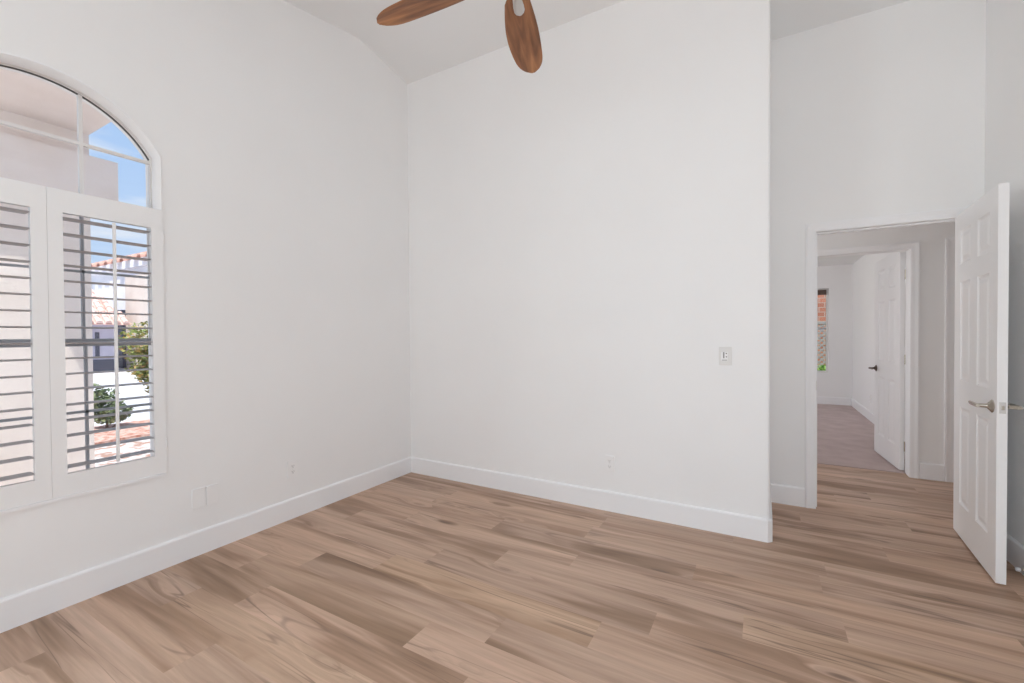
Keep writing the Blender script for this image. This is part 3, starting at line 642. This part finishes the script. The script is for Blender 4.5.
def slat(m, x0, z0, x1, z1, y, w=0.032, th=0.012):
    d = Vector((x1 - x0, 0, z1 - z0)).normalized() * 1.0; n_ = Vector((-d.z, 0, d.x)) * w / 2
    p = [(x0, z0), (x1, z1)]
    m.hexa([(x0 - n_.x, y, z0 - n_.z), (x1 - n_.x, y, z1 - n_.z), (x1 - n_.x, y + th, z1 - n_.z), (x0 - n_.x, y + th, z0 - n_.z), (x0 + n_.x, y, z0 + n_.z), (x1 + n_.x, y, z1 + n_.z), (x1 + n_.x, y + th, z1 + n_.z), (x0 + n_.x, y + th, z0 + n_.z)])
LWd, LH = 2.3, 1.45
for sgn, yo in ((1, 0.0), (-1, 0.013)):
    c_ = -LH
    while c_ < 2 * LWd + LH:
        pts = []
        x0 = -LWd + c_ if sgn > 0 else -LWd + c_ + 0
        for zz in (0.0, LH):
            pts.append((x0 + (zz if sgn > 0 else LH - zz), zz))
        (xa, za), (xb, zb) = pts
        def clip(xa, za, xb, zb):
            dx, dz = xb - xa, zb - za; t0, t1 = 0.0, 1.0
            for lim, s_ in ((-LWd, 1), (LWd, -1)):
                fa = (xa - lim) * s_; fb = (xb - lim) * s_
                if fa < 0 and fb < 0: return None
                if fa < 0: t0 = max(t0, fa / (fa - fb))
                elif fb < 0: t1 = min(t1, fa / (fa - fb))
            return None if t1 - t0 < 0.02 else (xa + dx * t0, za + dz * t0, xa + dx * t1, za + dz * t1)
        q = clip(xa, za, xb, zb)
        if q: slat(m, q[0], 0.2 + q[1], q[2], 0.2 + q[3], yo)
        c_ += 0.11
m.build('lattice_panel', 'lattice', t, weld=False)
m = MB(); m.box(-LWd, LWd, -0.01, 0.035, 0.17, 0.21).box(-LWd, LWd, -0.01, 0.035, 0.2 + LH - 0.02, 0.2 + LH + 0.03); m.build('rail', 'lattice', t, weld=False)
for x in (-LWd, LWd): MB().box(x - 0.045, x + 0.045, -0.03, 0.06, 0, 1.75).build('post', 'lattice', t)

# ------------------------------------------------------------------ foliage
def leaves(m, blobs, n, size, rng, flat_=0.5):
    for i in range(n):
        c, r = blobs[i % len(blobs)]
        while True:
            v = Vector((rng.uniform(-1, 1), rng.uniform(-1, 1), rng.uniform(-1, 1)))
            if 0.45 < v.length < 1: break
        p = Vector(c) + Vector((v.x * r[0], v.y * r[1], v.z * r[2]))
        a = Vector((rng.gauss(0, 1), rng.gauss(0, 1), rng.gauss(0, flat_))).normalized(); b = a.cross(Vector((rng.gauss(0, 1), rng.gauss(0, 1), rng.gauss(0, 1)))).normalized()
        L = size * rng.uniform(0.7, 1.3); w = L * 0.30; k = a.cross(b) * L * 0.12
        vs = [p - a * L * 0.5, p - a * L * 0.1 + b * w + k, p + a * L * 0.5, p - a * L * 0.1 - b * w + k]
        m.bm.faces.new([m.bm.verts.new(q) for q in vs])
    return m
def plant(name, loc, blobs, n, size, mat, trunk, label, cat, seed):
    t = thing(name, loc, label, cat); rng = random.Random(seed)
    leaves(MB(), blobs, n, size, rng).build('foliage', mat, t, weld=False)
    for pts, ra in trunk:
        rings = []
        for i, p in enumerate(pts):
            rr = ra * (1 - 0.6 * i / (len(pts) - 1)); rings.append([(p[0] + rr * math.cos(2 * math.pi * k / 8), p[1] + rr * math.sin(2 * math.pi * k / 8), p[2]) for k in range(8)])
        MB().loft(rings).build('trunk', 'bark', t, smooth=True)
    return t

plant('garden_shrub', (3.95, 8.3, -0.12), [((0, 0, 0.22), (0.45, 0.25, 0.22)), ((0.1, 0.1, 0.5), (0.25, 0.2, 0.25))], 700, 0.09, 'leaf_red', [([(0, 0, 0), (0, 0, 0.3)], 0.015)], 'bright green garden shrub in front of the lattice beyond the far window', 'shrub', 8)

# ------------------------------------------------------------------ outside the arched window
GZ = -0.15
struct(MB().box(-6.2, -WT, -14, 14, GZ - 0.2, GZ).build('ground', 'gravel'), 'pale pink gravel ground outside the arched window', 'ground')
m = MB(); m.prism([(-6.35, -3.0), (-6.35, 3.0), (-4.9, 3.0), (-4.75, 1.0), (-4.95, -0.4), (-4.8, -1.4), (-5.0, -3.0)], 2, GZ - 0.05, GZ + 0.03)
tag(m.build('rock_mulch', 'redrock'), 'strip of red rock mulch round the shrub outside', 'mulch', kind='stuff')
struct(MB().box(-45, -6.2, -20, 25, GZ - 0.25, GZ - 0.02).build('ground_driveway', 'concrete'), 'pale concrete driveway beyond the mulch', 'driveway')
plant('shrub', (-6.05, -0.32, GZ + 0.031), [((0, 0, 0.34), (0.26, 0.22, 0.28)), ((0.05, 0.06, 0.23), (0.26, 0.24, 0.17)), ((0, -0.12, 0.44), (0.16, 0.14, 0.26))], 900, 0.075, 'leaf_bush',
      [([(0, 0, 0), (0.02, 0.02, 0.3)], 0.02), ([(0.05, 0.05, 0), (0.1, 0.3, 0.25)], 0.012)], 'low green shrub standing in the red mulch outside', 'shrub', 3)
plant('flowering_tree', (-4.5, 0.20, GZ), [((0, 0.0, 1.30), (0.40, 0.50, 0.42)), ((0.0, -0.48, 1.40), (0.30, 0.40, 0.28)), ((0, -0.40, 1.08), (0.30, 0.40, 0.30)), ((0, -0.26, 0.80), (0.25, 0.34, 0.32)), ((0, -0.38, 0.98), (0.25, 0.30, 0.25))], 4800, 0.062, 'leaf_tree',
      [([(0, 0.1, 0), (0.02, 0.08, 0.5), (0, 0, 1.1)], 0.05)], 'yellow-green leafy tree at the right side of the window view', 'tree', 5)
# porch: pillar with a band, under a stucco roof slab
pr = thing('porch', (-1.6, -2.4, GZ), 'beige stucco porch pillar and roof right outside the arched window', 'porch')
def lz(z): return z - GZ
m = MB(); m.box(-0.50, 0.0, -0.30, 0.612, 0, lz(2.846)); m.build('pillar', 'stucco', pr)
m = MB(); m.box(-0.60, 0.10, -0.34, 0.752, lz(2.32), lz(2.66)); m.build('band', 'stucco', pr)
m = MB(); m.box(-0.65, 1.43, -0.10, 0.612, lz(2.846), lz(3.05)); m.build('porch_roof', 'stucco', pr)
# two-storey house beyond: white wall under a row of clay tile ends
h1 = thing('neighbor_house', (-22.0, 6.6, GZ), 'tall white stucco house with a clay tile eave seen through the right shutter', 'house')
m = MB(); m.box(-14, 9, 0, 8, 0, 5.30); m.build('wall', 'stucco_w', h1)
m = MB(); m.box(-0.9, 9.2, -0.9, 0.0, 0, 4.30); m.build('wing', 'stucco_b', h1)
m = MB(); m.hexa([(-14.3, -0.10, 5.31), (9.3, -0.10, 5.31), (9.3, 5.0, 7.2), (-14.3, 5.0, 7.2), (-14.3, -0.10, 5.38), (9.3, -0.10, 5.38), (9.3, 5.0, 7.28), (-14.3, 5.0, 7.28)]); m.build('roof', 'tile', h1)
m = MB(); m.box(-14.2, 9.2, -0.16, 0.0, 4.95, 5.33); m.build('fascia', 'stucco_w', h1)
tile0 = None
for i in range(25):
    x = -14.2 + 0.96 * i
    if tile0 is None:
        rings = []
        for yy, zz in ((-0.42, 5.18), (0.5, 5.60)):
            rings.append([(0.27 * math.cos(u), yy, zz + 0.22 * math.sin(u)) for u in [math.pi * k / 8 for k in range(9)]] + [(0.21 * math.cos(u), yy, zz + 0.16 * math.sin(u)) for u in [math.pi * k / 8 for k in range(8, -1, -1)]])
        tile0 = MB().loft(rings).build('eave_tile', 'tile_red', h1, loc=(x, 0, 0.05))
    else:
        c = tile0.copy(); COL.objects.link(c); c.parent = h1; c.location = (x, 0, 0.05)
# low house across the driveway: hipped tile roof, lavender wall, dark base in place of the garage shadow
h2 = thing('neighbor_house', (-22.0, 3.0, GZ - 0.2), 'low house with a pale clay tile hip roof and small dark window across the driveway', 'house')
def l2(z): return z - (GZ - 0.2)
m = MB(); m.box(-5, 0, -3.0, 2.05, 0, l2(1.95)); m.build('wall', 'lav', h2)
m = MB(); m.box(0.0, 0.06, -1.4, 1.95, 0, 0.72); m.build('base_shadow', 'dark_far', h2)  # dark slab standing in for the shadow at the garage
m = MB(); m.box(0.0, 0.04, 1.335, 1.47, l2(0.45), l2(1.55)); m.build('window', 'dark_far', h2)
m = MB(); b = m.bm
v = [b.verts.new(p) for p in ((0.5, -3.3, l2(1.88)), (0.5, 2.45, l2(1.88)), (-5.5, 2.45, l2(1.88)), (-5.5, -3.3, l2(1.88)), (-2.3, 1.71, l2(3.85)), (-2.3, -1.6, l2(3.85)))]
for f in ((0, 1, 4, 5), (1, 2, 4), (2, 3, 5, 4), (3, 0, 5), (3, 2, 1, 0)): b.faces.new([v[i] for i in f])
rf = m.build('roof', 'tile', h2)
m = MB()
for i in range(19):                                     # courses of barrel tile on the slope facing us
    for j in range(9):
        y = -3.15 + 0.30 * i; t0, t1 = j / 9, (j + 1) / 9 + 0.03
        def pos(t_): return (0.5 - 2.8 * t_, l2(1.90) + 2.02 * t_)
        ymax = 2.45 - 0.74 * t0
        if y > ymax - 0.1: continue
        (xa, za), (xb, zb) = pos(t0), pos(t1); rings = []
        for xx, zz, rr in ((xa, za + 0.03, 0.115), (xb, zb, 0.10)):
            rings.append([(xx + 0.58 * rr * math.sin(u) * 0.3, y + rr * math.cos(u), zz + rr * math.sin(u)) for u in [math.pi * k / 6 for k in range(7)]])
        m.loft(rings)
o = m.build('tile_courses', 'tile', rf, weld=False)
o = MB().box(-25.0, -24.0, 5.93, 6.30, GZ, 2.66).build('dark_block', 'lav');  # plain upright box in one dark colour
o.data.materials.clear(); o.data.materials.append(M['dark_far']); tag(o, 'dark upright block between the two houses outside', 'gate')
